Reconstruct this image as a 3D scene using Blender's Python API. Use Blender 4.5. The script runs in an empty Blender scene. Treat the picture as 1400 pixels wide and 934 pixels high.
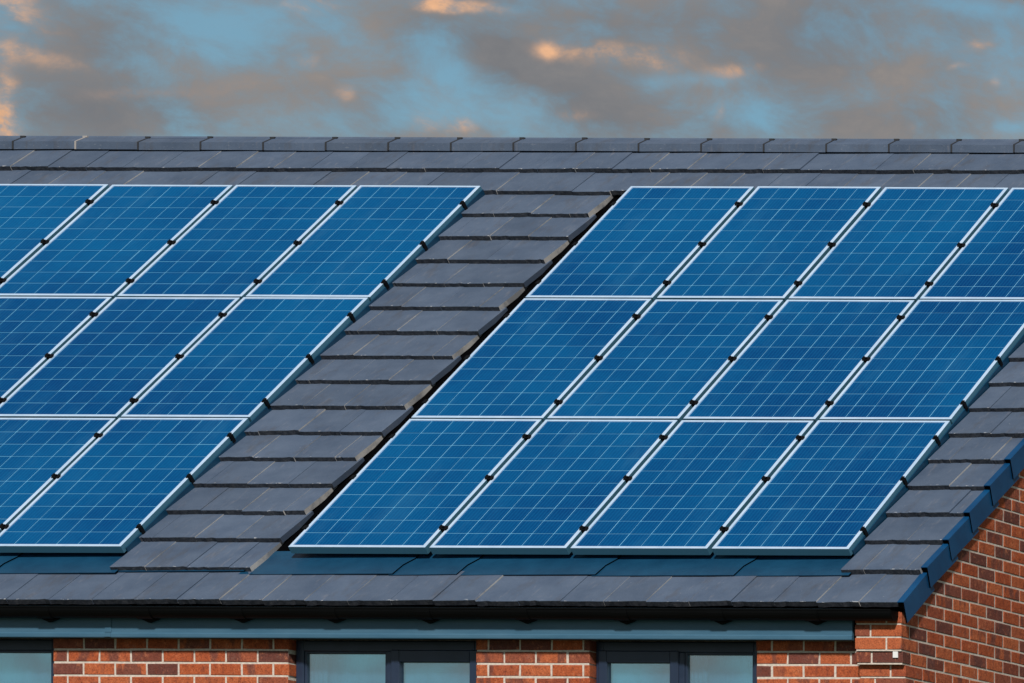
import bpy, bmesh, math, random
from mathutils import Matrix, Vector
random.seed(7)
SC = bpy.context.scene
COL = SC.collection

# ------------------------------------------------------------------ camera, light, sky
F, CX, CY, DIST = 6865.0, 5057.0, 1750.0, 36.0      # focal length and principal point in photo pixels, distance to the array
CAM = Vector(((CX - 394.7) / (F / DIST), -DIST, 1.6))
Z0 = 1.6 + (CY - 748.6) / (F / DIST)
TH = math.atan((CY + 4192.0) / F)                   # roof pitch
cam = bpy.data.cameras.new('camera')
camo = bpy.data.objects.new('camera', cam); COL.objects.link(camo)
camo.location = CAM
ROLL = 0.0035
camo.rotation_euler = (math.radians(90), -ROLL, 0)
cam.sensor_width = 36.0
cam.lens = F / 1400.0 * 36.0
# a view camera with a shifted back: the film stays parallel to the facade
px, py = 700 - CX, 500 - CY
rx, ry = px * math.cos(ROLL) - py * math.sin(ROLL), px * math.sin(ROLL) + py * math.cos(ROLL)
cam.shift_x = (700 - CX + (rx - px)) / 1400.0
cam.shift_y = (CY - 467 - (ry - py)) / 1400.0
cam.clip_start = 0.5
cam.clip_end = 12000
SC.camera = camo

SUN_EL, SUN_AZ = math.radians(40), math.radians(158)   # azimuth clockwise from +Y: low, in front of the house and a little to its right
sd = Vector((math.sin(SUN_AZ) * math.cos(SUN_EL), math.cos(SUN_AZ) * math.cos(SUN_EL), math.sin(SUN_EL)))
sun = bpy.data.lights.new('sun', 'SUN'); sun.energy = 3.0; sun.angle = math.radians(5.0); sun.color = (1.0, 0.94, 0.86)
suno = bpy.data.objects.new('sun', sun); COL.objects.link(suno)
suno.rotation_euler = (-sd).to_track_quat('-Z', 'Y').to_euler()
suno.location = (0, 0, 40)

SC.view_settings.view_transform = 'Standard'
SC.view_settings.look = 'None'
SC.view_settings.exposure = 0.45
SC.view_settings.gamma = 1.0
SC.view_settings.use_curve_mapping = False
try:
    SC.cycles.max_bounces = 6; SC.cycles.transparent_max_bounces = 6
except Exception:
    pass


class NT:
    """small helper for node trees"""
    def __init__(self, nt):
        self.nt = nt; self.n = nt.nodes; self.l = nt.links
    def add(self, t, **kw):
        x = self.n.new(t)
        for k, v in kw.items():
            setattr(x, k, v)
        return x
    def val(self, sock, v):
        if isinstance(v, bpy.types.NodeSocket):
            self.l.new(v, sock)
        elif v is not None:
            sock.default_value = v
    def math(self, op, a, b=None, c=None, clamp=False):
        x = self.add('ShaderNodeMath', operation=op, use_clamp=clamp)
        for i, v in enumerate((a, b, c)):
            if v is not None:
                self.val(x.inputs[i], v)
        return x.outputs[0]
    def vmath(self, op, a, b=None, out=0):
        x = self.add('ShaderNodeVectorMath', operation=op)
        self.val(x.inputs[0], a)
        if b is not None:
            self.val(x.inputs[1], b)
        return x.outputs['Value'] if op in ('DOT_PRODUCT', 'LENGTH') else x.outputs[0]
    def mix(self, fac, a, b, mode='MIX'):
        x = self.add('ShaderNodeMix', data_type='RGBA', blend_type=mode)
        self.val(x.inputs[0], fac); self.val(x.inputs[6], a); self.val(x.inputs[7], b)
        return x.outputs[2]
    def noise(self, vec, scale, detail=4, rough=0.55, dist=0.0, dim='3D', w=None):
        x = self.add('ShaderNodeTexNoise', noise_dimensions=dim)
        if vec is not None:
            self.l.new(vec, x.inputs['Vector'])
        x.inputs['Scale'].default_value = scale; x.inputs['Detail'].default_value = detail
        x.inputs['Roughness'].default_value = rough; x.inputs['Distortion'].default_value = dist
        if w is not None:
            self.val(x.inputs['W'], w)
        return x
    def ramp(self, fac, stops, interp='LINEAR'):
        x = self.add('ShaderNodeValToRGB'); x.color_ramp.interpolation = interp
        e = x.color_ramp.elements
        while len(e) < len(stops):
            e.new(0.5)
        for el, (p, c) in zip(e, stops):
            el.position = p; el.color = c if len(c) == 4 else (*c, 1)
        self.val(x.inputs[0], fac)
        return x.outputs[0]
    def smooth(self, v, a, b):
        x = self.add('ShaderNodeMapRange', interpolation_type='SMOOTHSTEP')
        self.val(x.inputs[0], v); x.inputs[1].default_value = a; x.inputs[2].default_value = b
        return x.outputs[0]


world = bpy.data.worlds.new('World'); SC.world = world; world.use_nodes = True
W = NT(world.node_tree); W.n.clear()
tc = W.add('ShaderNodeTexCoord').outputs['Generated']
sky = W.add('ShaderNodeTexSky', sky_type='NISHITA')
sky.sun_disc = False; sky.sun_elevation = SUN_EL; sky.sun_rotation = SUN_AZ
sky.altitude = 100; sky.air_density = 1.0; sky.dust_density = 0.6; sky.ozone_density = 3.0
blue = W.mix(1.0, sky.outputs[0], (0.70, 0.95, 0.86, 1), 'MULTIPLY')
sep = W.add('ShaderNodeSeparateXYZ'); W.l.new(tc, sep.inputs[0])
yy = W.math('MAXIMUM', sep.outputs[1], 0.08)
front = W.smooth(sep.outputs[1], 0.1, 0.4)
comb = W.add('ShaderNodeCombineXYZ')
W.l.new(W.math('DIVIDE', sep.outputs[0], yy), comb.inputs[0])
W.l.new(W.math('DIVIDE', sep.outputs[2], yy), comb.inputs[1])
q0 = comb.outputs[0]
# ragged edges: warp the directions with fine noise
wn = W.noise(tc, 60, 5, 0.55)
warp = W.vmath('MULTIPLY', W.vmath('SUBTRACT', wn.outputs['Color'], (0.5, 0.5, 0.5)), (0.014, 0.009, 0.0))
q = W.vmath('ADD', q0, warp)


def blobs(items):
    """soft cloud masses, each at its own direction in the sky: (across, down, half width, half height, weight)"""
    tot = None
    for (u, v, ru, rv, a) in items:
        d = W.vmath('MULTIPLY', W.vmath('SUBTRACT', q, ((u - CX) / F, (CY - v) / F, 0)), (F / ru, F / rv, 0))
        g = W.math('MULTIPLY', W.math('EXPONENT', W.math('MULTIPLY', W.vmath('DOT_PRODUCT', d, d), -1.0)), a)
        tot = g if tot is None else W.math('ADD', tot, g)
    return W.math('MULTIPLY', tot, front)


gaps = blobs([(300, 25, 75, 40, .75), (235, 85, 60, 40, .5), (430, 50, 110, 60, .45), (380, 160, 90, 30, .25),
              (620, 112, 60, 50, .7), (645, 160, 75, 25, .6), (730, 42, 60, 18, .6), (712, 150, 34, 40, .75),
              (965, 105, 60, 12, .7), (1020, 145, 80, 30, .45), (1250, 95, 80, 60, .22), (1378, 105, 42, 70, .75),
              (1340, 3, 60, 16, .9), (1380, 178, 36, 16, .7), (885, 112, 30, 16, .4)])
dark = blobs([(785, 120, 80, 45, .5), (830, 160, 80, 30, .35), (1080, 60, 130, 70, .4), (680, 55, 90, 30, .5), (700, 95, 60, 30, .4),
              (560, 25, 50, 30, .2), (110, 150, 140, 50, .45), (140, 60, 100, 50, .3), (1200, 160, 120, 30, .3), (860, 30, 90, 30, .3)])
warm = blobs([(10, 18, 42, 34, 1.0), (0, 168, 24, 28, 1.0), (2, 122, 20, 26, .5), (60, 85, 90, 14, .3), (10, 74, 40, 10, .4),
              (190, 125, 90, 12, .2), (415, 14, 34, 12, .45), (372, 10, 14, 8, .3), (420, 90, 18, 10, .3), (470, 130, 14, 14, .35),
              (590, 4, 30, 10, .75), (650, 8, 60, 9, .55), (755, 62, 20, 14, .55), (825, 66, 70, 16, .5), (890, 80, 28, 16, .5),
              (990, 92, 46, 12, .42), (976, 160, 11, 18, .4), (588, 166, 24, 14, .5), (632, 176, 20, 14, .5), (772, 162, 30, 10, .35),
              (1325, 68, 26, 10, .4), (1308, 88, 18, 6, .35), (1354, 112, 11, 10, .3), (1240, 167, 14, 8, .25), (330, 110, 60, 20, .12),
              (40, 45, 60, 40, .15)])
n1 = W.noise(tc, 9, 7, 0.58, 0.3).outputs[0]
n2 = W.noise(tc, 38, 6, 0.6, 0.6).outputs[0]
n3 = W.noise(tc, 150, 6, 0.62).outputs[0]
n4 = W.noise(W.vmath('MULTIPLY', tc, (1, 1, 1.5)), 72, 9, 0.62, 0.25).outputs[0]
cover = W.math('ADD', W.math('ADD', W.math('MULTIPLY', W.math('SUBTRACT', n1, 0.5), 0.7), W.math('ADD', W.math('MULTIPLY', W.math('SUBTRACT', n2, 0.5), 0.9), W.math('MULTIPLY', W.math('SUBTRACT', n4, 0.5), 2.5))), 0.64)
cover = W.math('ADD', W.math('SUBTRACT', cover, W.math('MULTIPLY', gaps, 0.62)), W.math('MULTIPLY', dark, 0.5))
cover = W.math('ADD', W.math('MULTIPLY', W.smooth(cover, -0.12, 1.02), 0.76), 0.24)
lum = W.math('ADD', W.math('MULTIPLY', n4, 0.45), W.math('ADD', W.math('MULTIPLY', n2, 0.4), W.math('MULTIPLY', n1, 0.2)))
lum = W.math('SUBTRACT', lum, W.math('MULTIPLY', dark, 0.16))
grey = W.ramp(lum, [(0.30, (.105, .114, .130)), (0.5, (.155, .156, .163)), (0.72, (.24, .21, .19))])
wm = W.math('MULTIPLY', W.math('ADD', warm, W.math('MULTIPLY', W.smooth(n2, 0.58, 0.75), W.math('MULTIPLY', W.smooth(n1, .45, .62), 0.25))),
            W.math('ADD', W.math('MULTIPLY', W.smooth(W.math('ADD', W.math('MULTIPLY', n4, 0.7), W.math('MULTIPLY', n3, 0.3)), .36, .60), 1.05), 0.12))
wm = W.smooth(wm, 0.02, 0.90)
orange = W.ramp(n4, [(0.35, (.30, .20, .14)), (0.65, (.66, .37, .21))])
clouds = W.mix(wm, grey, orange)
cover2 = W.math('MAXIMUM', cover, wm)
bg1 = W.add('ShaderNodeBackground'); W.l.new(blue, bg1.inputs[0]); bg1.inputs[1].default_value = 0.075
bg2 = W.add('ShaderNodeBackground'); W.l.new(clouds, bg2.inputs[0]); bg2.inputs[1].default_value = 1.0
ms = W.add('ShaderNodeMixShader'); W.l.new(cover2, ms.inputs[0]); W.l.new(bg1.outputs[0], ms.inputs[1]); W.l.new(bg2.outputs[0], ms.inputs[2])
wo = W.add('ShaderNodeOutputWorld'); W.l.new(ms.outputs[0], wo.inputs[0])

# ------------------------------------------------------------------ materials


def material(name, base=(0.5, 0.5, 0.5), rough=0.5, metal=0.0, spec=0.5, coat=0.0, coat_rough=0.05):
    m = bpy.data.materials.new(name); m.use_nodes = True
    t = NT(m.node_tree); b = m.node_tree.nodes['Principled BSDF']
    b.inputs['Base Color'].default_value = (*base, 1); b.inputs['Roughness'].default_value = rough
    b.inputs['Metallic'].default_value = metal; b.inputs['Specular IOR Level'].default_value = spec
    b.inputs['Coat Weight'].default_value = coat; b.inputs['Coat Roughness'].default_value = coat_rough
    return m, t, b


def bump(t, b, h, strength, dist):
    x = t.add('ShaderNodeBump'); x.inputs['Strength'].default_value = strength; x.inputs['Distance'].default_value = dist
    t.val(x.inputs['Height'], h); t.l.new(x.outputs[0], b.inputs['Normal'])


def mat_tile(name, pale=False, chips=1.0, darken=0.0):
    m, t, b = material(name, rough=0.7, spec=0.3)
    tcn = t.add('ShaderNodeTexCoord'); ob = tcn.outputs['Object']
    oi = t.add('ShaderNodeObjectInfo').outputs['Random']
    off = t.vmath('ADD', ob, None) if False else ob
    geo = t.add('ShaderNodeNewGeometry').outputs['Position']
    big = t.noise(geo, 4, 6, 0.66).outputs[0]
    fine = t.noise(geo, 160, 3, 0.6).outputs[0]
    st = t.noise(t.vmath('MULTIPLY', geo, (30, 6, 6)), 1.0, 4, 0.6).outputs[0]
    base = t.ramp(big, [(0.3, (.053, .080, .132)), (0.7, (.082, .114, .174))])
    base = t.mix(t.math('MULTIPLY', t.smooth(st, .56, .80), 0.38), base, (.19, .19, .215, 1))
    dirt = t.smooth(t.noise(t.vmath('MULTIPLY', geo, (9, 3, 3)), 1.0, 6, .68).outputs[0], .52, .72)
    base = t.mix(t.math('MULTIPLY', dirt, .40), base, (.060, .058, .062, 1))
    v = t.math('ADD', t.math('MULTIPLY', oi, 0.18), t.math('ADD', t.math('MULTIPLY', fine, 0.40), 0.70))
    vv = t.add('ShaderNodeCombineXYZ')
    for i in range(3):
        t.l.new(v, vv.inputs[i])
    base = t.mix(1.0, base, vv.outputs[0], 'MULTIPLY')
    # lichen-pale chips along the lower lip
    s = t.add('ShaderNodeSeparateXYZ'); t.l.new(ob, s.inputs[0])
    edge = t.math('SUBTRACT', 1.0, t.smooth(s.outputs[1], 0.004, 0.022))
    chip = t.math('MULTIPLY', edge, t.smooth(t.noise(t.vmath('MULTIPLY', geo, (26, 60, 60)), 1.0, 3, 0.6).outputs[0], .61, .68))
    base = t.mix(t.math('MULTIPLY', chip, .7 * chips), base, (.50, .52, .55, 1))
    speck = t.smooth(t.noise(geo, 55, 2, 0.5).outputs[0], .76, .80)
    base = t.mix(t.math('MULTIPLY', speck, .5), base, (.45, .46, .48, 1))
    if darken:
        base = t.mix(darken, base, t.ramp(t.noise(geo, 45, 4, .6).outputs[0], [(.4, (.016, .017, .021)), (.66, (.06, .06, .068))]))
    if pale:
        base = t.mix(t.smooth(big, .35, .6), (.24, .25, .27, 1), (.50, .49, .48, 1))
    t.l.new(base, b.inputs['Base Color'])
    bump(t, b, t.math('ADD', fine, big), 0.25, 0.002)
    return m


M_TILE = mat_tile('tile_grey')
M_TILE_LIP = mat_tile('tile_dark_lip', chips=.6, darken=.8)  # lip faces mixed towards a darker mottled tone
M_RIDGE = mat_tile('ridge_grey', chips=0.15)
M_TILE_EDGE = mat_tile('tile_worn_edge', pale=True)


def mat_brick(name, island):
    m, t, b = material(name, rough=0.85, spec=0.2)
    geo = t.add('ShaderNodeNewGeometry')
    rnd = geo.outputs['Random Per Island'] if island else t.add('ShaderNodeObjectInfo').outputs['Random']
    pos = geo.outputs['Position']
    wv = t.math('MULTIPLY', rnd, 37.0)
    patch = t.noise(t.vmath('MULTIPLY', pos, (9, 9, 3.0)), 1.0, 3, 0.5, dim='4D', w=wv).outputs[0]
    fine = t.noise(pos, 120, 4, 0.65).outputs[0]
    r2 = t.math('FRACT', t.math('MULTIPLY', rnd, 17.31))
    base = t.ramp(rnd, [(0.0, (.40, .095, .035)), (0.24, (.34, .075, .030)), (0.45, (.46, .125, .050)), (0.66, (.33, .078, .036)),
                        (0.75, (.125, .045, .036)), (0.90, (.17, .058, .045)), (1.0, (.38, .10, .045))])
    dk = t.math('MULTIPLY', t.smooth(patch, .52, .60), t.smooth(r2, .35, .65))
    base = t.mix(t.math('MULTIPLY', dk, 0.75), base, (.12, .050, .045, 1))
    mott = t.noise(t.vmath('MULTIPLY', pos, (34, 34, 22)), 1.0, 5, .68, dim='4D', w=wv).outputs[0]
    base = t.mix(t.math('MULTIPLY', t.smooth(mott, .50, .66), .62), base, (.16, .040, .026, 1))
    base = t.mix(t.math('MULTIPLY', t.math('SUBTRACT', 1.0, t.smooth(mott, .34, .46)), .45), base, (.56, .20, .10, 1))
    spk = t.ramp(fine, [(0.3, (.50, .46, .46)), (0.5, (1, 1, 1)), (0.75, (1.4, 1.35, 1.3))])
    base = t.mix(1.0, base, spk, 'MULTIPLY')
    bloom = t.smooth(t.noise(pos, 14, 4, .6).outputs[0], .60, .80)
    base = t.mix(t.math('MULTIPLY', bloom, .22), base, (.52, .40, .34, 1))
    t.l.new(base, b.inputs['Base Color'])
    bump(t, b, t.math('ADD', fine, t.math('MULTIPLY', t.noise(pos, 40, 3).outputs[0], 1.5)), 0.5, 0.003)
    return m


M_BRICK = mat_brick('brick_red', False)
M_BRICKS = mat_brick('brick_red_joined', True)
M_MORTAR, t, b = material('mortar', rough=0.95, spec=0.1)
pos = t.add('ShaderNodeNewGeometry').outputs['Position']
nz = t.noise(pos, 45, 5, 0.65).outputs[0]
t.l.new(t.ramp(nz, [(0.3, (.46, .405, .36)), (0.7, (.72, .64, .57))]), b.inputs['Base Color'])
bump(t, b, nz, 0.6, 0.004)

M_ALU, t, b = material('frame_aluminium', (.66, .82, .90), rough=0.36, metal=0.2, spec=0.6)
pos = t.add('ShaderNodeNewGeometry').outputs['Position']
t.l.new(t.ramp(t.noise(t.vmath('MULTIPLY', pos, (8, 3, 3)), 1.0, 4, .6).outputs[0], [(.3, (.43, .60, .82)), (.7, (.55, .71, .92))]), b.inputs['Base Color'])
M_ALUS, t, b = material('frame_side_shaded', (.07, .21, .31), rough=0.4, metal=0.2, spec=0.5)  # frame aluminium again, with the shade of the side faces painted in
M_SHEET, t, b = material('panel_backsheet', (.14, .42, .66), rough=0.5, coat=0.2)
M_CELL, t, b = material('solar_cell', rough=0.5, spec=0.04, coat=0.06, coat_rough=0.04)
b.inputs['Specular Tint'].default_value = (.06, .50, .95, 1)      # blue anti-reflection coating

ob = t.add('ShaderNodeTexCoord').outputs['Object']
oi = t.add('ShaderNodeObjectInfo').outputs['Random']
pos = t.add('ShaderNodeNewGeometry').outputs['Position']
s = t.add('ShaderNodeSeparateXYZ'); t.l.new(ob, s.inputs[0])
fr = t.math('FRACT', t.math('MULTIPLY', s.outputs[0], 1 / 0.0248))
line = t.math('SUBTRACT', 1.0, t.smooth(t.math('ABSOLUTE', t.math('SUBTRACT', fr, 0.5)), 0.06, 0.30))
big = t.smooth(t.noise(pos, 0.45, 4, .55).outputs[0], .3, .7)
vor = t.add('ShaderNodeTexVoronoi'); vor.inputs['Scale'].default_value = 55; t.l.new(pos, vor.inputs['Vector'])
vs = t.add('ShaderNodeSeparateColor'); t.l.new(vor.outputs['Color'], vs.inputs[0])
k = t.math('ADD', t.math('MULTIPLY', oi, .18), t.math('MULTIPLY', vs.outputs[0], .15))
k = t.math('ADD', k, t.math('MULTIPLY', big, .6))
base = t.ramp(k, [(0.10, (.0, .036, .142)), (0.95, (.001, .086, .235))])
dust = t.smooth(t.noise(t.vmath('MULTIPLY', pos, (5, 1.2, 1.2)), 1.0, 6, .65).outputs[0], .50, .78)
base = t.mix(t.math('MULTIPLY', dust, .16), base, (.045, .17, .30, 1))
base = t.mix(t.math('MULTIPLY', line, .22), base, (.01, .15, .34, 1))
t.l.new(base, b.inputs['Base Color'])

M_CLAMP, t, b = material('clamp_black', (.002, .0022, .003), rough=0.5, spec=0.15)
M_TRAY, t, b = material('tray_plastic', (.012, .040, .085), rough=0.42, spec=0.5)
pos = t.add('ShaderNodeNewGeometry').outputs['Position']
nz = t.noise(pos, 6, 5, .65).outputs[0]
t.l.new(t.ramp(nz, [(.3, (.002, .036, .085)), (.7, (.005, .055, .120))]), b.inputs['Base Color'])
bump(t, b, nz, .3, .01)
M_CAP, t, b = material('verge_plastic', (.006, .055, .125), rough=0.45, spec=0.22)
pos = t.add('ShaderNodeNewGeometry').outputs['Position']
nz = t.noise(pos, 4, 6, .65).outputs[0]
t.l.new(t.ramp(nz, [(.3, (.001, .036, .110)), (.7, (.003, .062, .170))]), b.inputs['Base Color'])
M_BLACK, t, b = material('black_plastic', (.003, .0035, .005), rough=0.5, spec=0.12)
pos = t.add('ShaderNodeNewGeometry').outputs['Position']
t.l.new(t.ramp(t.noise(t.vmath('MULTIPLY', pos, (2, 20, 20)), 1.0, 4).outputs[0], [(.3, (.0010, .0012, .0016)), (.7, (.002, .0024, .003))]), b.inputs['Base Color'])
M_VOID, t, b = material('underlay_shade_black', (.0012, .0012, .0016), rough=0.95, spec=0.02)  # underlay, and shade painted black in the tray gap and hollow ends
M_FASCIA, t, b = material('fascia_grey_blue', rough=0.4, spec=0.45)
pos = t.add('ShaderNodeNewGeometry').outputs['Position']
nz = t.noise(t.vmath('MULTIPLY', pos, (3, 14, 14)), 1.0, 5, .6).outputs[0]
t.l.new(t.ramp(nz, [(.3, (.036, .110, .185)), (.7, (.060, .145, .225))]), b.inputs['Base Color'])
M_SOFFIT, t, b = material('soffit_dark', (.010, .012, .016), rough=.6)
M_UPVC, t, b = material('window_upvc_navy', rough=0.35, spec=0.5)
pos = t.add('ShaderNodeNewGeometry').outputs['Position']
t.l.new(t.ramp(t.noise(pos, 7, 4).outputs[0], [(.3, (.014, .026, .055)), (.7, (.022, .036, .072))]), b.inputs['Base Color'])
M_WHITE, t, b = material('white_plastic', (.78, .79, .80), rough=.5)
M_SEAL, t, b = material('ridge_seal_dark', (.020, .022, .028), rough=.6)
M_SEALP, t, b = material('ridge_seal_pale', (.32, .30, .29), rough=.7)
M_BLIND, t, b = material('roller_blind', (.74, .76, .80), rough=.9)
pos = t.add('ShaderNodeNewGeometry').outputs['Position']
t.l.new(t.ramp(t.noise(t.vmath('MULTIPLY', pos, (14, 1, .4)), 1.0, 3).outputs[0], [(.3, (.60, .64, .70)), (.7, (.78, .80, .84))]), b.inputs['Base Color'])
# window glass: a mirror-like sky reflection over a clear pane
M_GLASS = bpy.data.materials.new('window_glass'); M_GLASS.use_nodes = True
t = NT(M_GLASS.node_tree); t.n.clear()
gl = t.add('ShaderNodeBsdfGlossy'); gl.inputs['Roughness'].default_value = 0.02; gl.inputs['Color'].default_value = (.80, .98, 1, 1)
tr = t.add('ShaderNodeBsdfTransparent'); tr.inputs['Color'].default_value = (.66, .88, 1, 1)
mx = t.add('ShaderNodeMixShader'); mx.inputs[0].default_value = 0.50
t.l.new(tr.outputs[0], mx.inputs[1]); t.l.new(gl.outputs[0], mx.inputs[2])
out = t.add('ShaderNodeOutputMaterial'); t.l.new(mx.outputs[0], out.inputs[0])
M_GROUND, t, b = material('ground_grass', rough=.95, spec=.1)
pos = t.add('ShaderNodeNewGeometry').outputs['Position']
t.l.new(t.ramp(t.noise(pos, .25, 8, .65).outputs[0], [(.35, (.10, .10, .085)), (.65, (.07, .10, .04))]), b.inputs['Base Color'])
M_ROOM, t, b = material('room_wall', (.35, .36, .38), rough=.9)

# ------------------------------------------------------------------ mesh helpers


def mesh(name, verts, faces, mats, idx=None, smooth=False):
    me = bpy.data.meshes.new(name); me.from_pydata([tuple(v) for v in verts], [], faces)
    for m in (mats if isinstance(mats, (list, tuple)) else [mats]):
        me.materials.append(m)
    if idx:
        for p, i in zip(me.polygons, idx):
            p.material_index = i
    if smooth:
        for p in me.polygons:
            p.use_smooth = True
    me.update()
    return me


class MB:
    def __init__(self):
        self.v = []; self.f = []; self.i = []
    def poly(self, pts, mi=0):
        n = len(self.v); self.v += [tuple(p) for p in pts]; self.f.append(tuple(range(n, n + len(pts)))); self.i.append(mi)
    def box(self, x0, x1, y0, y1, z0, z1, mi=0):
        n = len(self.v)
        self.v += [(x0, y0, z0), (x1, y0, z0), (x1, y1, z0), (x0, y1, z0), (x0, y0, z1), (x1, y0, z1), (x1, y1, z1), (x0, y1, z1)]
        self.f += [tuple(n + k for k in q) for q in ((3, 2, 1, 0), (4, 5, 6, 7), (0, 1, 5, 4), (1, 2, 6, 5), (2, 3, 7, 6), (3, 0, 4, 7))]
        self.i += [mi] * 6
    def bevbox(self, x0, x1, y0, y1, z0, z1, c=0.003, mi=0):
        """box whose edges towards every side are chamfered"""
        bm = bmesh.new(); bmesh.ops.create_cube(bm, size=1)
        for v in bm.verts:
            v.co = Vector(((x0 + x1) / 2 + v.co.x * (x1 - x0), (y0 + y1) / 2 + v.co.y * (y1 - y0), (z0 + z1) / 2 + v.co.z * (z1 - z0)))
        bmesh.ops.bevel(bm, geom=bm.edges[:], offset=c, segments=1, affect='EDGES')
        n = len(self.v); bm.verts.index_update()
        self.v += [tuple(v.co) for v in bm.verts]
        for f in bm.faces:
            self.f.append(tuple(n + v.index for v in f.verts)); self.i.append(mi)
        bm.free()
    def prism(self, prof, axis, a, b, mi=0, caps=True):
        """profile of 2-D points swept from a to b; axis 'x': profile is (y,z)"""
        n = len(self.v); k = len(prof)
        for t_ in (a, b):
            for p in prof:
                self.v.append((t_, p[0], p[1]) if axis == 'x' else ((p[0], t_, p[1]) if axis == 'y' else (p[0], p[1], t_)))
        for j in range(k):
            jj = (j + 1) % k
            self.f.append((n + j, n + jj, n + k + jj, n + k + j)); self.i.append(mi)
        if caps:
            self.f.append(tuple(n + j for j in reversed(range(k)))); self.i.append(mi)
            self.f.append(tuple(n + k + j for j in range(k))); self.i.append(mi)
    def mesh(self, name, mats, smooth=False, fix=True):
        me = mesh(name, self.v, self.f, mats, self.i, smooth)
        if fix:
            bm = bmesh.new(); bm.from_mesh(me); bmesh.ops.recalc_face_normals(bm, faces=bm.faces[:]); bm.to_mesh(me); bm.free()
        return me


def link(name, me, parent=None, mat=None):
    o = bpy.data.objects.new(name, me); COL.objects.link(o)
    if parent is not None:
        o.parent = parent
    if mat is not None:
        o.matrix_local = mat
    return o


def tag(o, label, cat, group=None):
    o['label'] = label; o['category'] = cat
    if group:
        o['group'] = group
    return o


ROOF = Matrix.Translation((0, 0, Z0)) @ Matrix.Rotation(TH, 4, 'X')    # roof frame: x along the eaves, y up the slope, z out of the roof


def onroof(x, s, h):
    return ROOF @ Vector((x, s, h))


# ------------------------------------------------------------------ ground
g = MB(); N = 48
ring = [0, 60, 400, 6000]
g.poly([(3 + 60 * math.cos(2 * math.pi * k / N), 60 * math.sin(2 * math.pi * k / N), 0) for k in range(N)])
for r0, r1 in ((60, 400), (400, 6000)):
    for k in range(N):
        a, b_ = 2 * math.pi * k / N, 2 * math.pi * (k + 1) / N
        g.poly([(3 + r0 * math.cos(a), r0 * math.sin(a), 0), (3 + r1 * math.cos(a), r1 * math.sin(a), 0),
                (3 + r1 * math.cos(b_), r1 * math.sin(b_), 0), (3 + r0 * math.cos(b_), r0 * math.sin(b_), 0)])
o = link('ground', g.mesh('ground', M_GROUND)); o['kind'] = 'structure'

# ------------------------------------------------------------------ the house
XL, XG = -7.6, 4.622            # left end of the house, outer plane of the gable wall
YW, YF, YP = -0.29, -0.39, -0.40   # front wall, fascia, corbelled pier
house = bpy.data.objects.new('house', None); COL.objects.link(house)
house.empty_display_size = 1
tag(house, 'red brick house with grey tiled roof, navy verge caps and dark windows', 'house')

APEX = onroof(0, 6.14, -0.125)
YR, ZR = APEX.y, APEX.z
TT = 0.041                     # tile thickness
H_T = -0.045                   # tile lip height against the panel tops
GAUGE = 0.365

deck = MB()
e0 = onroof(0, -0.60, -0.125)
deck.poly([(XL, e0.y, e0.z), (4.595, e0.y, e0.z), (4.595, YR, ZR), (XL, YR, ZR)])
deck.poly([(XL, YR, ZR), (4.595, YR, ZR), (4.595, 2 * YR - e0.y, e0.z), (XL, 2 * YR - e0.y, e0.z)])
deck.poly([(XL, e0.y, e0.z - .03), (XL, YR, ZR - .03), (4.595, YR, ZR - .03), (4.595, e0.y, e0.z - .03)])
deck.poly([(XL, YR, ZR - .03), (XL, 2 * YR - e0.y, e0.z - .03), (4.595, 2 * YR - e0.y, e0.z - .03), (4.595, YR, ZR - .03)])
roof = link('roof', deck.mesh('roof', M_VOID, fix=False), house)
back = MB()
nb = onroof(0, 0, 0)
for row in range(17):
    s0, s1 = -0.62 + row * .40, -0.62 + (row + 1) * .40
    def bk(s, h):
        p = onroof(0, s, h); return (2 * YR - p.y, p.z)
    a, b_ = bk(s0, -.05), bk(s0 + .44, -.085); c, d = bk(s0 + .44, -.11), bk(s0, -.078)
    back.prism([a, b_, c, d], 'x', XL, 4.60)
o = link('rear_slope', back.mesh('rear_slope', M_TILE), roof)

# ---- tiles


def tile_mesh(w, L=0.43, seed=0, pale=1):
    r = random.Random(seed); m = MB(); n = 9
    fx = [i / (n - 1) * w for i in range(n)]
    jag = [r.uniform(0, .0035) + (r.uniform(.004, .009) if r.random() < .12 else 0) for _ in fx]
    c = 0.003
    tf = [(x, jag[i] + c, 0) for i, x in enumerate(fx)]            # lip, top
    fr = [(x, jag[i], -c) for i, x in enumerate(fx)]
    bt = [(x, jag[i] + r.uniform(0, .004), -TT + r.uniform(-.002, .002)) for i, x in enumerate(fx)]
    tl, trr = (0, L, 0), (w, L, 0)
    m.poly(tf[:1] + tf[1:] + [trr, tl], 0)
    for i in range(n - 1):
        m.poly([fr[i], fr[i + 1], tf[i + 1], tf[i]], 0)
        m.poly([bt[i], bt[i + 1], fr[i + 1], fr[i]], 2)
    bl, br = (0, L, -TT), (w, L, -TT)
    m.poly([br, bl] + [], 0) if False else None
    m.poly(list(reversed(bt)) + [bl, br], 0)
    m.poly([tf[0], tl, bl, bt[0], fr[0]], 0)
    m.poly([tf[-1], fr[-1], bt[-1], br, trr], pale)                   # right-hand side: raw, worn edge
    m.poly([tl, trr, br, bl], 0)
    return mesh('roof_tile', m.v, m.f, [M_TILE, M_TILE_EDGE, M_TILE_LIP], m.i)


TILE_CACHE = {}
n_tiles = 0


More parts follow.
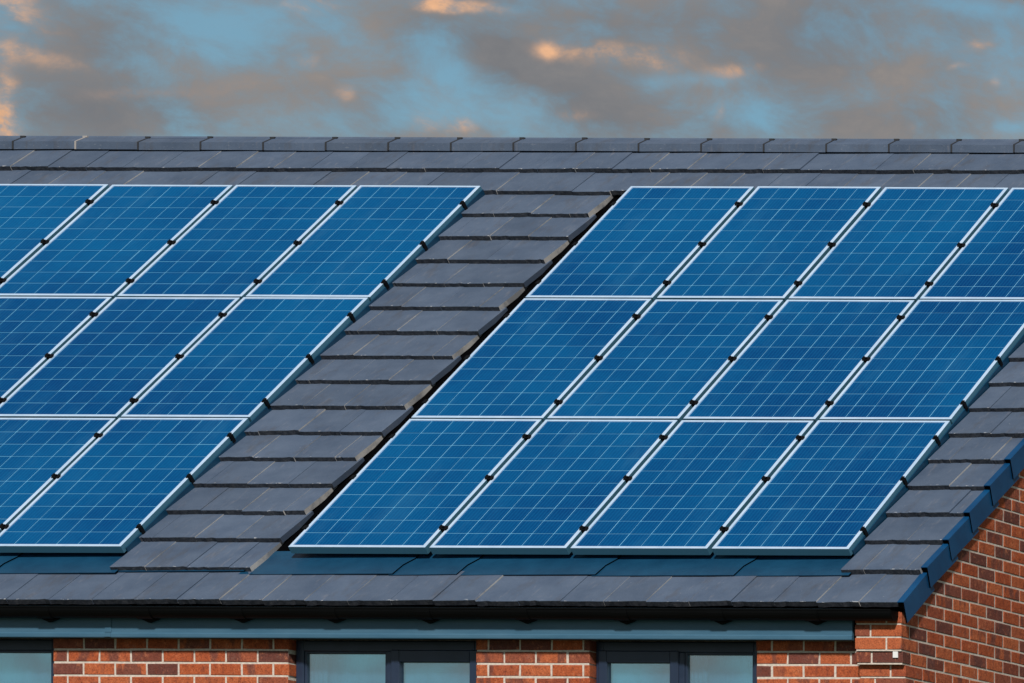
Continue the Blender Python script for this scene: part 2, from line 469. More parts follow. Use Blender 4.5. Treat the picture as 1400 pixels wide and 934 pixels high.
def add_tile(x0, x1, s, h=H_T, L=0.43, tiltdrop=0.037, pale=1):
    global n_tiles
    w = round(x1 - x0 - 0.0015, 3)
    key = (w, L, random.randrange(4), pale)
    if key not in TILE_CACHE:
        TILE_CACHE[key] = tile_mesh(w, L, int(w * 1000) * 7 + key[2], pale)
    tilt = math.atan(tiltdrop / GAUGE) + random.gauss(0, .002)
    M = ROOF @ Matrix.Translation((x0, s + random.gauss(0, .0025), h + random.gauss(0, .0012))) @ Matrix.Rotation(-tilt, 4, 'X') \
        @ Matrix.Rotation(-math.radians(random.choice((.15, .4, .6, .8, 1.0, 1.3))), 4, 'Y') @ Matrix.Rotation(random.gauss(0, .002), 4, 'Z')
    link('roof_tile', TILE_CACHE[key], roof, M); n_tiles += 1


def tile_row(xa, xb, s, phase, raw=None, **kw):
    """courses of 0.302 m tiles between xa and xb, joints on a common grid"""
    P = 0.302
    k = math.floor((xa - phase) / P)
    xs = [xa]
    x = phase + (k + 1) * P
    while x < xb - .03:
        if x > xa + .03:
            xs.append(x)
        x += P
    xs.append(xb)
    for a, b_ in zip(xs[:-1], xs[1:]):
        p_ = random.choice((0, 1, 1))
        if raw is not None and b_ == xb:
            p_ = raw                      # cut tiles show a raw pale edge, whole ones a grey one
        add_tile(a, b_, s, pale=p_, **kw)


XS0, XS1 = -1.192, -0.187       # bare strip between the arrays
XV0, XV1 = 4.032, 4.600         # strip beside the verge
for n in range(0, 17):
    s = -0.179 + GAUGE * n - (.024 if n == 0 else 0)
    ph = -0.94 + (0.151 if n % 2 else 0)
    if n >= 15:
        tile_row(-5.602 if n == 16 else -5.753, XV1, s, ph, L=0.40 if n == 16 else .43)
    else:
        tile_row(XS0, XS1 + (0.016 if n % 2 else 0), s, ph, raw=1 - n % 2)
        tile_row(XV0, XV1, s, ph)
tile_row(-3.0, 4.615, -0.625, -0.94 + 0.151, L=.44)
# tiles far outside the picture to the left: the same courses, joined
ex = MB()
def slab(m, x0, x1, s, L=.43, drop=.036):
    pts = []
    for (yy_, zz) in ((0, 0), (L, -drop), (L, -drop - TT), (0, -TT)):
        p = onroof(0, s + yy_, H_T + zz); pts.append((p.y, p.z))
    m.prism(pts, 'x', x0, x1)
for s in (-0.179 + GAUGE * 15, -0.179 + GAUGE * 16):
    x = XL
    while x < -5.765:
        slab(ex, x, min(x + .3, -5.757), s); x += .302
x = XL
while x < -3.02:
    slab(ex, x, min(x + .3, -3.002), -.625); x += .302
o = link('outer_tiles', ex.mesh('outer_tiles', M_TILE), roof); o['kind'] = 'stuff'

# ---- ridge
yb, zb = onroof(0, 5.985, -0.062).yz
prof = [(yb, zb), (yb, zb + .062), (yb + .118, zb + .062 + .062)]
ya = yb + .118
inner = [(ya, zb + .062 + .047), (yb + .012, zb + .056), (yb + .012, zb)]
full = prof + [(2 * ya - yb, zb + .062), (2 * ya - yb, zb), (2 * ya - yb - .012, zb), (2 * ya - yb - .012, zb + .056)] + inner
RP = 0.5055
rm = MB(); rm.prism([(p[0] - yb, p[1] - zb) for p in full], 'x', 0.006, RP - .006)
me_ridge = rm.mesh('ridge_tile', M_RIDGE)
def seal_mesh(mat_):
    m = MB(); e = .004
    pr = [(-e, .0), (-e, .062 + e * .6), (.118, .124 + e), (.236 + e, .062 + e * .6), (.236 + e, 0), (.236 - .01, 0), (.118, .106), (.012, 0)]
    m.prism(pr, 'x', -.0065, .0065)
    m.box(-.016, .022, .100, .136, .118, .132)     # ridge clip on top
    return m.mesh('ridge_seal', [mat_, M_SEAL] if False else mat_)
me_seal, me_sealp = seal_mesh(M_SEAL), seal_mesh(M_SEALP)
x = -5.335 - 4 * RP
k = 0
while x < 4.5:
    w = min(RP, 4.63 - x)
    if w > .2:
        M = Matrix.Translation((x, yb, zb + random.gauss(0, .0015)))
        o = link('ridge_tile', me_ridge, roof, M @ Matrix.Rotation(random.gauss(0, .003), 4, 'Y'))
        if w < RP - .01:
            o.scale = (w / RP, 1, 1)
        link('ridge_seal', me_sealp if k == 5 else me_seal, roof, M)
    x += RP; k += 1

# ---- verge caps
def cap_mesh():
    m = MB(); L = GAUGE + .05; w = .047; hh = .142
    m.prism([(0, 0), (w, 0), (w, -.005), (0, -.005)], 'y', 0, L)                    # top plate
    # outer leaf with a raked lower end
    o_, i_ = w, w - .010
    ys = (-.001, -.044)
    vs = [(o_, ys[0], -.005), (o_, ys[1], -hh), (o_, L, -hh), (o_, L, -.005), (i_, ys[0], -.005), (i_, ys[1], -hh), (i_, L, -hh), (i_, L, -.005)]
    n = len(m.v); m.v += vs
    for q_, f in enumerate(((0, 1, 2, 3), (7, 6, 5, 4), (0, 4, 5, 1), (1, 5, 6, 2), (2, 6, 7, 3), (3, 7, 4, 0))):
        m.f.append(tuple(n + a for a in f)); m.i.append(1 if q_ == 2 else 0)
    m.box(.001, i_ - .0005, .004, L - .05, -.052, -.0055, 1)                         # black box painting in the shade of the hollow end
    return m.mesh('verge_cap', [M_CAP, M_VOID])
me_cap = cap_mesh()
for n in range(-1, 17):
    s = (-0.179 + GAUGE * n) if n >= 0 else -0.632
    M = ROOF @ Matrix.Translation((4.6005, s - .006, H_T + .010)) @ Matrix.Rotation(-math.atan(.037 / GAUGE), 4, 'X') @ Matrix.Rotation(.022 + random.gauss(0, .002), 4, 'Z')
    o = link('verge_cap', me_cap, roof, M)
    if n == -1:
        o.matrix_local = ROOF @ Matrix.Translation((4.6225, s - .006, H_T + .010)) @ Matrix.Rotation(-math.atan(.037 / GAUGE), 4, 'X') @ Matrix.Rotation(.075, 4, 'Z') @ Matrix.Diagonal((1, 1.12, 1, 1))
# closed board under the caps down to the brickwork
vb = MB()
a, b_, c, d = (onroof(4.6, -.55, -.09), onroof(4.6, 6.05, -.09), onroof(4.6, 6.05, -.17), onroof(4.6, -.55, -.17))
vb.prism([(p.y, p.z) for p in (a, b_, c, d)], 'x', 4.605, 4.628)
link('verge_board', vb.mesh('verge_board', M_BLACK), roof)

# ---- plastic roof trays the panels sit in
def tray(x0, x1, drop, name='flashing_tray', lo=-.262, end=True):
    m = MB(); t_ = .007
    # apron strip from its lower edge, under the panel, up to the top of the array
    prof_ = [(lo, -.0765 + drop), (-.10, -.092 + drop), (.0, -.101 + drop), (.10, -.103 + drop)]
    rows = []
    for (s_, h_) in prof_:
        rows.append((s_, h_))
    k_ = len(rows)
    # the side laps kink where the tray is dished: lower corners shift left
    sh = [0, .0, .035, .035]
    vs = []
    for zoff in (0, -t_):
        for xx in (x0, x1):
            for j, (s_, h_) in enumerate(rows):
                vs.append(onroof(xx + sh[j], s_, h_ + zoff + (.011 if xx == x1 else 0)))
    def id_(z, x_, j):
        return z * 2 * k_ + x_ * k_ + j
    fs = []
    for j in range(k_ - 1):
        fs.append((id_(0, 0, j), id_(0, 1, j), id_(0, 1, j + 1), id_(0, 0, j + 1)))
        fs.append((id_(1, 0, j), id_(1, 0, j + 1), id_(1, 1, j + 1), id_(1, 1, j)))
        fs.append((id_(0, 0, j), id_(0, 0, j + 1), id_(1, 0, j + 1), id_(1, 0, j)))
        fs.append((id_(0, 1, j), id_(1, 1, j), id_(1, 1, j + 1), id_(0, 1, j + 1)))
    fs.append((id_(0, 0, 0), id_(1, 0, 0), id_(1, 1, 0), id_(0, 1, 0)))
    n = len(m.v); m.v += [tuple(v) for v in vs]; m.f += [tuple(n + a for a in f) for f in fs]; m.i += [1 if q_ % 4 == 3 and q_ < len(fs) - 1 else 0 for q_ in range(len(fs))]
    me = m.mesh(name, [M_TRAY, M_VOID])
    return link(name, me, roof)
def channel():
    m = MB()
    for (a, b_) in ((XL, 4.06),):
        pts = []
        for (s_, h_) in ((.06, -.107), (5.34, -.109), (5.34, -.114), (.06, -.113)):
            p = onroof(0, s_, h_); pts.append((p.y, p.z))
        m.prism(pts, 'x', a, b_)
    return link('tray_channel', m.mesh('tray_channel', M_VOID), roof)  # black instead of tray navy: the shade beside the panels is painted in
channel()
for xe in (-1.1985, 4.0175):          # upstand of the tray along the free right-hand side of each array
    up = MB(); up.box(xe, xe + .007, .03, 5.30, -.106, -.034)
    link('tray_upstand', up.mesh('tray_upstand', M_TRAY), roof, ROOF)
cuts = [-7.0, -6.0, -5.0, -4.02, -3.05, -2.02, -1.14, -.235, .84, 1.30, 2.29, 3.28, 4.10]
for i, (a, b_) in enumerate(zip(cuts[:-1], cuts[1:])):
    tray(a - (0.03 if i else 0), b_, 0.0, lo=-.212 if a == -1.14 else -.247 + .004 * (i % 2))

# ---- fascia, gutter, soffit
ZFB, ZLIP, ZGB = 6.147, 6.358, 6.276
fa = MB()
fa.prism([(YF, ZFB + .035), (YF, 6.37), (YF + .02, 6.37), (YF + .02, ZFB), (YF - .004, ZFB), (YF - .006, ZFB + .006), (YF - .006, ZFB + .026), (YF - .003, ZFB + .031)], 'x', XL, 4.268)
fascia = link('fascia', fa.mesh('fascia', M_FASCIA), house)
js = MB(); js.bevbox(-1.03, -.985, YF - .0045, YF - .0005, ZFB + .036, 6.36, .0015)
js.bevbox(-1.03, -.985, YF - .010, YF - .0065, ZFB + .003, ZFB + .034, .0012)
link('joint_strip', js.mesh('joint_strip', M_FASCIA), fascia)
so = MB(); so.box(XL, 4.268, YF + .0205, YW + .02, ZFB + .006, ZFB + .016)
link('soffit', so.mesh('soffit', M_SOFFIT), house)
gu = MB(); R_ = .052; yc_ = YF - .004 - R_; zc_ = ZGB + R_ * 1.25
pts_o, pts_i = [], []
for k in range(13):
    a = math.pi + math.pi * k / 12
    pts_o.append((yc_ + R_ * math.cos(a), zc_ + R_ * 1.25 * math.sin(a)))
    pts_i.append((yc_ + (R_ - .003) * math.cos(a), zc_ + (R_ - .003) * 1.25 * math.sin(a)))
lip = [(pts_o[0][0] - .004, zc_ + .002), (pts_o[0][0] - .004, zc_ + .012), (pts_i[0][0], zc_ + .012)]
gprof = lip[:2] + [lip[2]] + pts_i + list(reversed(pts_o))
gu.prism(gprof, 'x', XL, 4.598)
gu.prism(pts_o + [(yc_ + R_, zc_ + .006), (yc_ - R_, zc_ + .006)], 'x', 4.595, 4.600)
gutter = link('gutter', gu.mesh('gutter', M_BLACK), house)
br = MB()
br.prism([(yc_ + R_ + .003, zc_ - .002)] + [(yc_ + (R_ + .004) * math.cos(a), zc_ + (R_ + .004) * 1.25 * math.sin(a)) for a in [math.pi * (1 + k / 10) for k in range(10, -1, -1)]] +
         [(yc_ + (R_ + .0005) * math.cos(a), zc_ + (R_ + .0005) * 1.25 * math.sin(a)) for a in [math.pi * (1 + k / 10) for k in range(0, 11)]], 'x', -.05, .06)
# pointed lug hanging below the bracket
n = len(br.v)
for y_ in (YF - .030, YF - .0065):
    br.v += [(-.055, y_, ZGB + .002), (.075, y_, ZGB + .002), (.055, y_, ZGB - .006), (.005, y_, ZGB - .026)]
for f in ((0, 1, 2, 3), (7, 6, 5, 4), (0, 4, 5, 1), (1, 5, 6, 2), (2, 6, 7, 3), (3, 7, 4, 0)):
    br.f.append(tuple(n + a for a in f)); br.i.append(0)
me_br = br.mesh('bracket', M_BLACK)
for u in (63, 200, 327, 454, 583, 716, 852, 983, 1112):
    xw = CAM.x + (u - CX) / F * (36 + yc_)
    link('bracket', me_br, gutter, Matrix.Translation((xw, 0, random.gauss(0, .001))))

# ---- brick walls
ZM, CP, BL = 6.074, 0.093, 0.225           # a known bed joint, course pitch, brick pitch
JT = .0125
bricks = []                                 # (matrix kind, polygon in (a,b), plane, depth, parent name)


def clip(poly, fn):
    """keep the part of poly where fn(p) >= 0"""
    out_ = []
    for i in range(len(poly)):
        p, q_ = poly[i], poly[(i + 1) % len(poly)]
        fp, fq = fn(p), fn(q_)
        if fp >= 0:
            out_.append(p)
        if fp * fq < 0:
            t_ = fp / (fp - fq); out_.append((p[0] + t_ * (q_[0] - p[0]), p[1] + t_ * (q_[1] - p[1])))
    return out_


def area(poly):
    return abs(sum(poly[i][0] * poly[(i + 1) % len(poly)][1] - poly[(i + 1) % len(poly)][0] * poly[i][1] for i in range(len(poly)))) / 2


MF = Matrix(((1, 0, 0, 0), (0, 0, -1, 0), (0, 1, 0, 0), (0, 0, 0, 1)))      # (a,b,c) -> (X=a, Y=-c, Z=b)
MG = Matrix(((0, 0, 1, 0), (1, 0, 0, 0), (0, 1, 0, 0), (0, 0, 0, 1)))       # (a,b,c) -> (X=c, Y=a, Z=b)


def brick_geom(poly, depth, seed):
    """prism of the brick's face outline, with a worn arris; origin at its centre, face at c=0"""
    r = random.Random(seed)
    cx_ = sum(p[0] for p in poly) / len(poly); cy_ = sum(p[1] for p in poly) / len(poly)
    w = max(p[0] for p in poly) - min(p[0] for p in poly); h = max(p[1] for p in poly) - min(p[1] for p in poly)
    e = .004
    fx_, fy_ = max(.2, 1 - 2 * e / max(w, .01)), max(.2, 1 - 2 * e / max(h, .01))
    k_ = len(poly)
    jt = [(r.gauss(0, .0009), r.gauss(0, .0009)) for _ in poly]
    A = [((p[0] - cx_) * fx_ + j[0], (p[1] - cy_) * fy_ + j[1], r.gauss(0, .0008)) for p, j in zip(poly, jt)]
    B = [(p[0] - cx_ + j[0], p[1] - cy_ + j[1], -e) for p, j in zip(poly, jt)]
    C = [(p[0] - cx_ + j[0], p[1] - cy_ + j[1], -depth) for p, j in zip(poly, jt)]
    v = A + B + C
    f = [tuple(range(k_))]
    for a in range(k_):
        b2 = (a + 1) % k_
        f.append((k_ + a, k_ + b2, b2, a)); f.append((2 * k_ + a, 2 * k_ + b2, k_ + b2, k_ + a))
    f.append(tuple(2 * k_ + a for a in reversed(range(k_))))
    return v, f, (cx_, cy_)


def photo_px(P):
    d = P - CAM
    return CX + F * d.x / d.y, CY - F * d.z / d.y


def fit_wall(kind, plane, rows):
    """rows: (a0, a1, z0, z1, anchor) -> clipped brick outlines"""


WINS = [(-2.804, -1.473), (0.204, 1.535), (2.343, 3.527)]
ZSILL = 4.72
ZTOPW = ZFB + .006


def front_courses():
    k = -1
    while True:
        zt = ZM - CP * k - JT / 2; zb_ = ZM - CP * (k + 1) + JT / 2
        if zb_ < 0.1:
            break
        zt = min(zt, ZTOPW - .001)
        below = zt < ZSILL
        if below:
            spans = [(XL, 4.61, -1.370)]
        else:
            spans = [(XL, WINS[0][0], -1.370), (WINS[0][1], WINS[1][0], -1.370), (WINS[1][1], WINS[2][0], 1.734), (WINS[2][1], 4.605, 3.751)]
        for a0, a1, an in spans:
            ph = an + (0.1125 if k % 2 else 0)
            j = math.floor((a0 - ph) / BL)
            while ph + j * BL < a1:
                x0, x1 = max(a0, ph + j * BL + JT / 2), min(a1, ph + (j + 1) * BL - JT / 2)
                if x1 - x0 > .025:
                    bricks.append(('F', [(x0, zb_), (x1, zb_), (x1, zt), (x0, zt)], YW, .10))
                j += 1
        k += 1


front_courses()
PIERY = {-3: -.40, -2: -.40, -1: -.40, 0: -.385, 1: -.345, 2: -.340, 3: -.322, 4: -.304}


def rake_z(y):
    """underside of the gable brickwork's raking top at depth y"""
    yy_ = y if y < YR else 2 * YR - y
    p = onroof(0, 0, -.12)
    return p.z + (yy_ - p.y) * math.tan(TH)


YBK = 2 * YR - YW                     # rear wall plane
pier_bricks = []
k = -60
ktop = -int((ZR - ZM) / CP) - 1
for k in range(ktop, 70):
    zt = ZM - CP * k - JT / 2; zb_ = ZM - CP * (k + 1) + JT / 2
    if zb_ < .1:
        break
    yc = PIERY.get(k, YW)
    # corner brick: alternately a stretcher and a header on the front
    if k >= -3:
        fl = .215 if k % 2 == 0 else .1025
        gl_ = .1025 if k % 2 == 0 else .215
        if k in PIERY:
            ztc = zt
            x0p = XG - .33
            pier_bricks.append((XG - fl, XG, yc, yc + gl_, zb_, ztc))
            if k % 2 == 0:
                pier_bricks.append((x0p, XG - fl - JT, yc, yc + .1025, zb_, ztc))
            else:
                pier_bricks.append((x0p, XG - fl - JT, yc, yc + .1025, zb_, ztc))
            start = yc + gl_ + JT
        else:
            start = yc
    else:
        start = YW
    ph = YW + (0.1125 if k % 2 else 0) + JT / 2
    y = start
    j = math.floor((y - ph) / BL)
    while ph + j * BL < YBK:
        y0, y1 = max(start, ph + j * BL), min(YBK, ph + (j + 1) * BL - JT)
        if y1 - y0 > .03:
            poly = [(y0, zb_), (y1, zb_), (y1, zt), (y0, zt)]
            poly = clip(poly, lambda p: rake_z(0) + math.tan(TH) * p[0] - p[1])
            if len(poly) >= 3:
                poly = clip(poly, lambda p: rake_z(0) + math.tan(TH) * (2 * YR - p[0]) - p[1])
            if len(poly) >= 3 and area(poly) > .0006:
                bricks.append(('G', poly, XG, .10))
        j += 1

wall = MB()
wy0, wy1 = YW + .005, YW + .24
xs = [XL + .008] + [v for w_ in WINS for v in (w_[0] - .006, w_[1] + .006)] + [4.60]
for a, b_ in zip(xs[0::2], xs[1::2]):
    wall.box(a, b_, wy0, wy1, ZSILL, ZTOPW + .1)
wall.box(XL + .008, 4.60, wy0, wy1, 0, ZSILL)
for w_ in WINS:
    wall.box(w_[0] - .0055, w_[1] + .0055, wy0 + .12, wy1, ZTOPW - .06, ZTOPW + .1)
front_wall = link('front_wall', wall.mesh('front_wall', M_MORTAR, fix=False), house)
gw = MB()
gp = [(YW + .2405, 0), (YBK - .01, 0), (YBK - .01, rake_z(YBK) - .01), (YR, rake_z(YR) - .01), (YW + .2405, rake_z(YW + .2405) - .01)]
gw.prism(gp, 'x', XG - .25, XG - .005)
gw.box(4.6005, XG - .005, YW + .005, YW + .2405, 0, rake_z(YW + .12) - .02)
gable_wall = link('gable_wall', gw.mesh('gable_wall', M_MORTAR), house)
# corbelled pier body, each course with its own set-back
pr_ = MB()
for k, yc in PIERY.items():
    pr_.box(XG - .33 + .008, XG - .005, yc + .006, YW + .0045, ZM - CP * (k + 1) - JT / 2 + .001, ZM - CP * k - JT / 2)
pier = link('gable_pier', pr_.mesh('gable_pier', M_MORTAR, fix=False), house)

cand = []
for i, (kd, poly, plane, dep) in enumerate(bricks):
    cx_ = sum(p[0] for p in poly) / len(poly); cy_ = sum(p[1] for p in poly) / len(poly)
    P = Vector((cx_, plane, cy_)) if kd == 'F' else Vector((plane, cx_, cy_))
    u, v = photo_px(P)
    vis = -30 < u < 1430 and 600 < v < 955
    if kd == 'F' and not (v > 860):
        vis = False
    cand.append(vis)
GEO = {}
joined = {'F': MB(), 'G': MB()}
n_br = 0
for i, ((kd, poly, plane, dep), vis) in enumerate(zip(bricks, cand)):
    w_ = round(max(p[0] for p in poly) - min(p[0] for p in poly), 3)
    rect = len(poly) == 4
    T = MF if kd == 'F' else MG
    sink = random.uniform(0, .0025)
    if vis and n_br < 275:
        h_ = round(max(p[1] for p in poly) - min(p[1] for p in poly), 3)
        key = (w_, h_, random.randrange(3)) if rect else None
        if key is None or key not in GEO:
            v_, f_, c_ = brick_geom(poly, dep, i)
            me = mesh('brick', v_, f_, M_BRICK)
            if key:
                GEO[key] = me
        else:
            me = GEO[key]
            c_ = (sum(p[0] for p in poly) / 4, sum(p[1] for p in poly) / 4)
        off = Vector((c_[0], -plane - sink, 0)) if kd == 'F' else None
        if kd == 'F':
            M = Matrix.Translation((c_[0], plane + sink, c_[1])) @ MF
        else:
            M = Matrix.Translation((plane - sink, c_[0], c_[1])) @ MG
        link('brick', me, front_wall if kd == 'F' else gable_wall, M); n_br += 1
    else:
        v_, f_, c_ = brick_geom(poly, dep, i)
        M = (Matrix.Translation((c_[0], plane + sink, c_[1])) @ MF) if kd == 'F' else (Matrix.Translation((plane - sink, c_[0], c_[1])) @ MG)
        mb = joined[kd]; n = len(mb.v)
        mb.v += [tuple(M @ Vector(p)) for p in v_]; mb.f += [tuple(n + a for a in f) for f in f_]; mb.i += [0] * len(f_)
for kd, par in (('F', front_wall), ('G', gable_wall)):
    o = link('brickwork', joined[kd].mesh('brickwork', M_BRICKS, fix=False), par); o['kind'] = 'stuff'
for (x0, x1, y0, y1, z0_, z1_) in pier_bricks:
    m = MB(); m.bevbox(-(x1 - x0) / 2, (x1 - x0) / 2, -(y1 - y0) / 2, (y1 - y0) / 2, -(z1_ - z0_) / 2, (z1_ - z0_) / 2, .003)
    j_ = random.uniform(0, .002)
    link('brick', m.mesh('brick', M_BRICK), pier, Matrix.Translation(((x0 + x1) / 2, (y0 + y1) / 2 + j_, (z0_ + z1_) / 2)))
# small white plastic tag on the pier
tg = MB(); tg.bevbox(-.018, .018, -.006, .004, -.023, .023, .002)
tx = CAM.x + (1226 - CX) / F * (36 - .385); tz = 1.6 + (CY - 893.5) / F * (36 - .385)
link('white_tag', tg.mesh('white_tag', M_WHITE), pier, Matrix.Translation((tx, -.387, tz)))

# left and rear walls, unseen
rw = MB(); rw.box(XL + .001, XL + .25, YW + .241, YBK - .26, 0, 6.2); rw.box(XL + .001, XG - .2505, YBK - .25, YBK - .01, 0, 6.2)
link('rear_wall', rw.mesh('rear_wall', M_MORTAR), house)

# ---- windows


def window(x0, x1, sash_side):
    """outer frame, mullion, one opening sash and one fixed light"""
    yf = YW + .07                         # face of the frame
    zt, zb_ = ZTOPW - .0006, ZSILL + .002
    fw = .058
    root = bpy.data.objects.new('window', None); COL.objects.link(root); root.parent = house
    root.location = ((x0 + x1) / 2, yf, zb_)
    inv = Matrix.Translation((-(x0 + x1) / 2, -yf, -zb_))
    def part(name, mb, mat_):
        return link(name, mb.mesh(name, mat_), root, inv)
    head = ZTOPW - .0006 - 6.075           # deep dark head under the soffit
    f = MB()
    f.bevbox(x0 + .002, x0 + fw, yf, yf + .07, zb_, zt, .006)
    f.bevbox(x1 - fw, x1 - .002, yf, yf + .07, zb_, zt, .006)
    f.bevbox(x0 + fw - .004, x1 - fw + .004, yf + .001, yf + .07, zt - head, zt - .001, .006)
    f.bevbox(x0 + fw - .004, x1 - fw + .004, yf + .001, yf + .07, zb_ + .001, zb_ + fw, .006)
    xm = x0 + (x1 - x0) * (.505 if sash_side > 0 else .512)
    f.bevbox(xm - .025, xm + .025, yf + .002, yf + .068, zb_ + fw - .003, zt - head + .003, .006)
    part('frame', f, M_UPVC)
    zi1, zi0 = zt - head, zb_ + fw
    if sash_side > 0:
        sa, sb, fa_, fb_ = xm + .012, x1 - .024, x0 + fw, xm - .025
    else:
        sa, sb, fa_, fb_ = x0 + .024, xm - .012, xm + .025, x1 - fw
    # opening sash stands proud of the frame
    s_ = MB(); sw = .062; ys = yf - .012
    s_.bevbox(sa, sa + sw, ys, yf + .05, zi0 - .02, zi1 + .012, .007)
    s_.bevbox(sb - sw, sb, ys, yf + .05, zi0 - .02, zi1 + .012, .007)
    s_.bevbox(sa + sw - .005, sb - sw + .005, ys + .001, yf + .05, zi1 + .012 - .088, zi1 + .011, .007)
    s_.bevbox(sa + sw - .005, sb - sw + .005, ys + .001, yf + .05, zi0 - .019, zi0 - .02 + sw, .007)
    part('sash', s_, M_UPVC)
    # beads round the fixed light
    bd = MB(); bw = .016
    bd.bevbox(fa_ - .002, fa_ + bw, yf + .012, yf + .045, zi0 - .002, zi1 + .002, .004)
    bd.bevbox(fb_ - bw, fb_ + .002, yf + .012, yf + .045, zi0 - .002, zi1 + .002, .004)
    bd.bevbox(fa_ + bw - .002, fb_ - bw + .002, yf + .013, yf + .045, zi1 - bw, zi1 + .001, .004)
    bd.bevbox(fa_ + bw - .002, fb_ - bw + .002, yf + .013, yf + .045, zi0 - .001, zi0 + bw, .004)
    part('glazing_bead', bd, M_UPVC)
    p1 = MB(); p1.box(fa_ + .004, fb_ - .004, yf + .030, yf + .036, zi0 + .004, zi1 - .004)
    part('pane', p1, M_GLASS)
    p2 = MB(); p2.box(sa + sw - .01, sb - sw + .01, yf + .018, yf + .024, zi0 + .03, zi1 - .04)
    part('pane', p2, M_GLASS)
    bl_ = MB()
    nn = 40
    for j in range(nn):
        a = x0 + .03 + (x1 - x0 - .06) * j / nn; b2 = x0 + .03 + (x1 - x0 - .06) * (j + 1) / nn
        ya_ = yf + .072 + .003 * math.sin(j * 1.9); yb_ = yf + .072 + .003 * math.sin((j + 1) * 1.9)
        bl_.poly([(a, ya_, zb_ + .04), (b2, yb_, zb_ + .04), (b2, yb_, zt - .03), (a, ya_, zt - .03)])
        bl_.poly([(b2, yb_ + .003, zb_ + .04), (a, ya_ + .003, zb_ + .04), (a, ya_ + .003, zt - .03), (b2, yb_ + .003, zt - .03)])
    part('blind', bl_, M_BLIND)
    cu = MB()
    for j in range(8):
        a = fa_ + .012 + j * .016
        cu.poly([(a, yf + .052 + .010 * (j % 2), zb_ + .05), (a + .016, yf + .052 + .010 * ((j + 1) % 2), zb_ + .05),
                 (a + .016, yf + .052 + .010 * ((j + 1) % 2), zt - .05), (a, yf + .052 + .010 * (j % 2), zt - .05)])
    part('curtain', cu, M_WHITE)
    sl = MB(); sl.bevbox(x0 - .04, x1 + .04, YW - .05, yf + .02, ZSILL - .05, ZSILL + .001, .006)
    part('sill', sl, M_UPVC)
    return root


window(*WINS[0], -1)
window(*WINS[1], 1)
window(*WINS[2], -1)

# ------------------------------------------------------------------ solar panels


def panel_parts(pw, pl=1.752):
    lip, ft = .023, .058
    f = MB()
    # mitred frame: outer box ring, top lip and inner drop to the laminate
    O = [(0, 0), (pw, 0), (pw, pl), (0, pl)]; I = [(lip, lip), (pw - lip, lip), (pw - lip, pl - lip), (lip, pl - lip)]
    c = .0025
    Oc = [(c, c), (pw - c, c), (pw - c, pl - c), (c, pl - c)]
    for k_ in range(4):
        k2 = (k_ + 1) % 4
        f.poly([(*Oc[k_], 0), (*Oc[k2], 0), (*I[k2], 0), (*I[k_], 0)])
        f.poly([(*O[k_], -c), (*O[k2], -c), (*Oc[k2], 0), (*Oc[k_], 0)])
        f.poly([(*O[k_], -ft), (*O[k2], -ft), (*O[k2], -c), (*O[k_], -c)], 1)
        f.poly([(*I[k_], 0), (*I[k2], 0), (*I[k2], -.012), (*I[k_], -.012)])
    f.poly([(*p, -ft) for p in reversed(O)])
    sh = MB(); sh.box(lip - .002, pw - lip + .002, lip - .002, pl - lip + .002, -.012, -.0065)
    cw, ch = (pw - 2 * lip) / 6, (pl - 2 * lip) / 10
    gx, gy = .0065, .0075
    ce = MB()
    a, b2, e = (cw - gx) / 2, (ch - gy) / 2, .010
    octo = [(-a + e, -b2), (a - e, -b2), (a, -b2 + e), (a, b2 - e), (a - e, b2), (-a + e, b2), (-a, b2 - e), (-a, -b2 + e)]
    octo = [(-a, -b2), (a, -b2), (a, b2), (-a, b2)]
    ce.prism(octo, 'z', -.0063, -.0040)
    return f.mesh('frame', [M_ALU, M_ALUS]), sh.mesh('backsheet', M_SHEET), ce.mesh('cell', M_CELL), cw, ch, lip


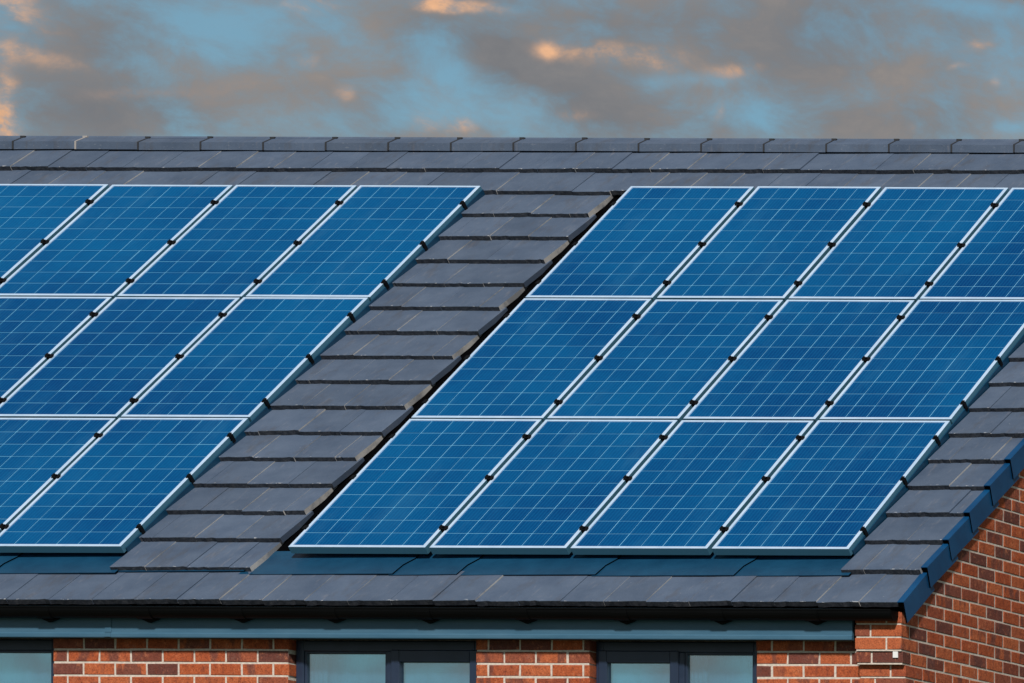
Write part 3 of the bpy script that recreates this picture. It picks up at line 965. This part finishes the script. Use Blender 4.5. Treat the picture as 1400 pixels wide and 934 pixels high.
cl = MB()       # mid clamp: two black wings over the frames, a bolt between
cl.bevbox(-.012, .028 + .012, -.022, .022, .001, .009, .003)
cl.bevbox(.004, .024, -.022, .022, -.050, .0015, .002)
cl.bevbox(-.019, -.004, -.006, .030, .0005, .014, .004)
cl.bevbox(.032, .047, -.030, .006, .0005, .014, .004)
hx = [(.014 + .010 * math.cos(a * math.pi / 3), .010 * math.sin(a * math.pi / 3)) for a in range(6)]
cl.prism(hx, 'z', .0085, .018)
me_clamp = cl.mesh('clamp', M_CLAMP)
ec = MB()       # end clamp: a Z of black metal down the free side
ec.bevbox(-.016, .010, -.018, .018, .001, .009, .002)
ec.bevbox(.002, .014, -.018, .018, -.055, .0075, .002)
ec.bevbox(-.012, .010, -.008, .022, .009, .017, .003)
me_end = ec.mesh('clamp', M_CLAMP)
el = MB()
el.bevbox(-.010, .012, -.025, .025, .001, .008, .002)
el.bevbox(-.018, -.002, -.025, .025, -.060, .007, .002)
me_endl = el.mesh('clamp', M_CLAMP)

COLW = {'right': ['beside the bare tile strip', 'second from the bare tile strip', 'third from the bare tile strip', 'nearest the brick gable'],
        'left': ['farthest from the bare tile strip', 'third from the bare tile strip', 'second from the bare tile strip', 'beside the bare tile strip']}
ROWW = ['bottom row', 'middle row', 'top row']


def clamp_pos(row):
    return {0: (.25, .93, 1.50), 1: (.22, .86, 1.48), 2: (.22, .82, 1.46)}[row]


def make_array(side, x_first, pw, pitch, cols):
    fr_, sh_, ce_, cw, ch, lip = panel_parts(pw)
    made = []
    for row in range(3):
        for ci in cols:
            x = x_first + ci * pitch; s = row * 1.7735
            root = bpy.data.objects.new('solar_panel', None); COL.objects.link(root)
            root.empty_display_size = .3
            root.matrix_world = ROOF @ Matrix.Translation((x + random.gauss(0, .0008), s, random.gauss(0, .0008))) @ Matrix.Rotation(random.gauss(0, .0010), 4, 'X') @ Matrix.Rotation(random.gauss(0, .0010), 4, 'Y')
            lab = 'blue solar panel in %s of %s array, %s' % (ROWW[row], side, COLW[side][ci])
            tag(root, lab, 'solar panel', 'blue solar panels on the roof')
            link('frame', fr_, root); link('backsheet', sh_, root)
            for j in range(10):
                for i in range(6):
                    link('cell', ce_, root, Matrix.Translation((lip + (i + .5) * cw + random.gauss(0, .0004), lip + (j + .5) * ch + random.gauss(0, .0004), 0)))
            for y in clamp_pos(row):
                last = ci == 3
                link('clamp', me_end if last else me_clamp, root, Matrix.Translation((pw, y, 0)))
                if side == 'right' and ci == 0:
                    link('clamp', me_endl, root, Matrix.Translation((0, y, 0)))
            made.append(root)
    return made


make_array('right', 0.0, 0.980, 1.012, range(4))
make_array('left', -1.200 - .958 - 3 * .988, 0.958, 0.988, range(4))

bpy.context.view_layer.update()
print('tiles', n_tiles, 'bricks', n_br + len(pier_bricks), 'objects', len(bpy.data.objects))
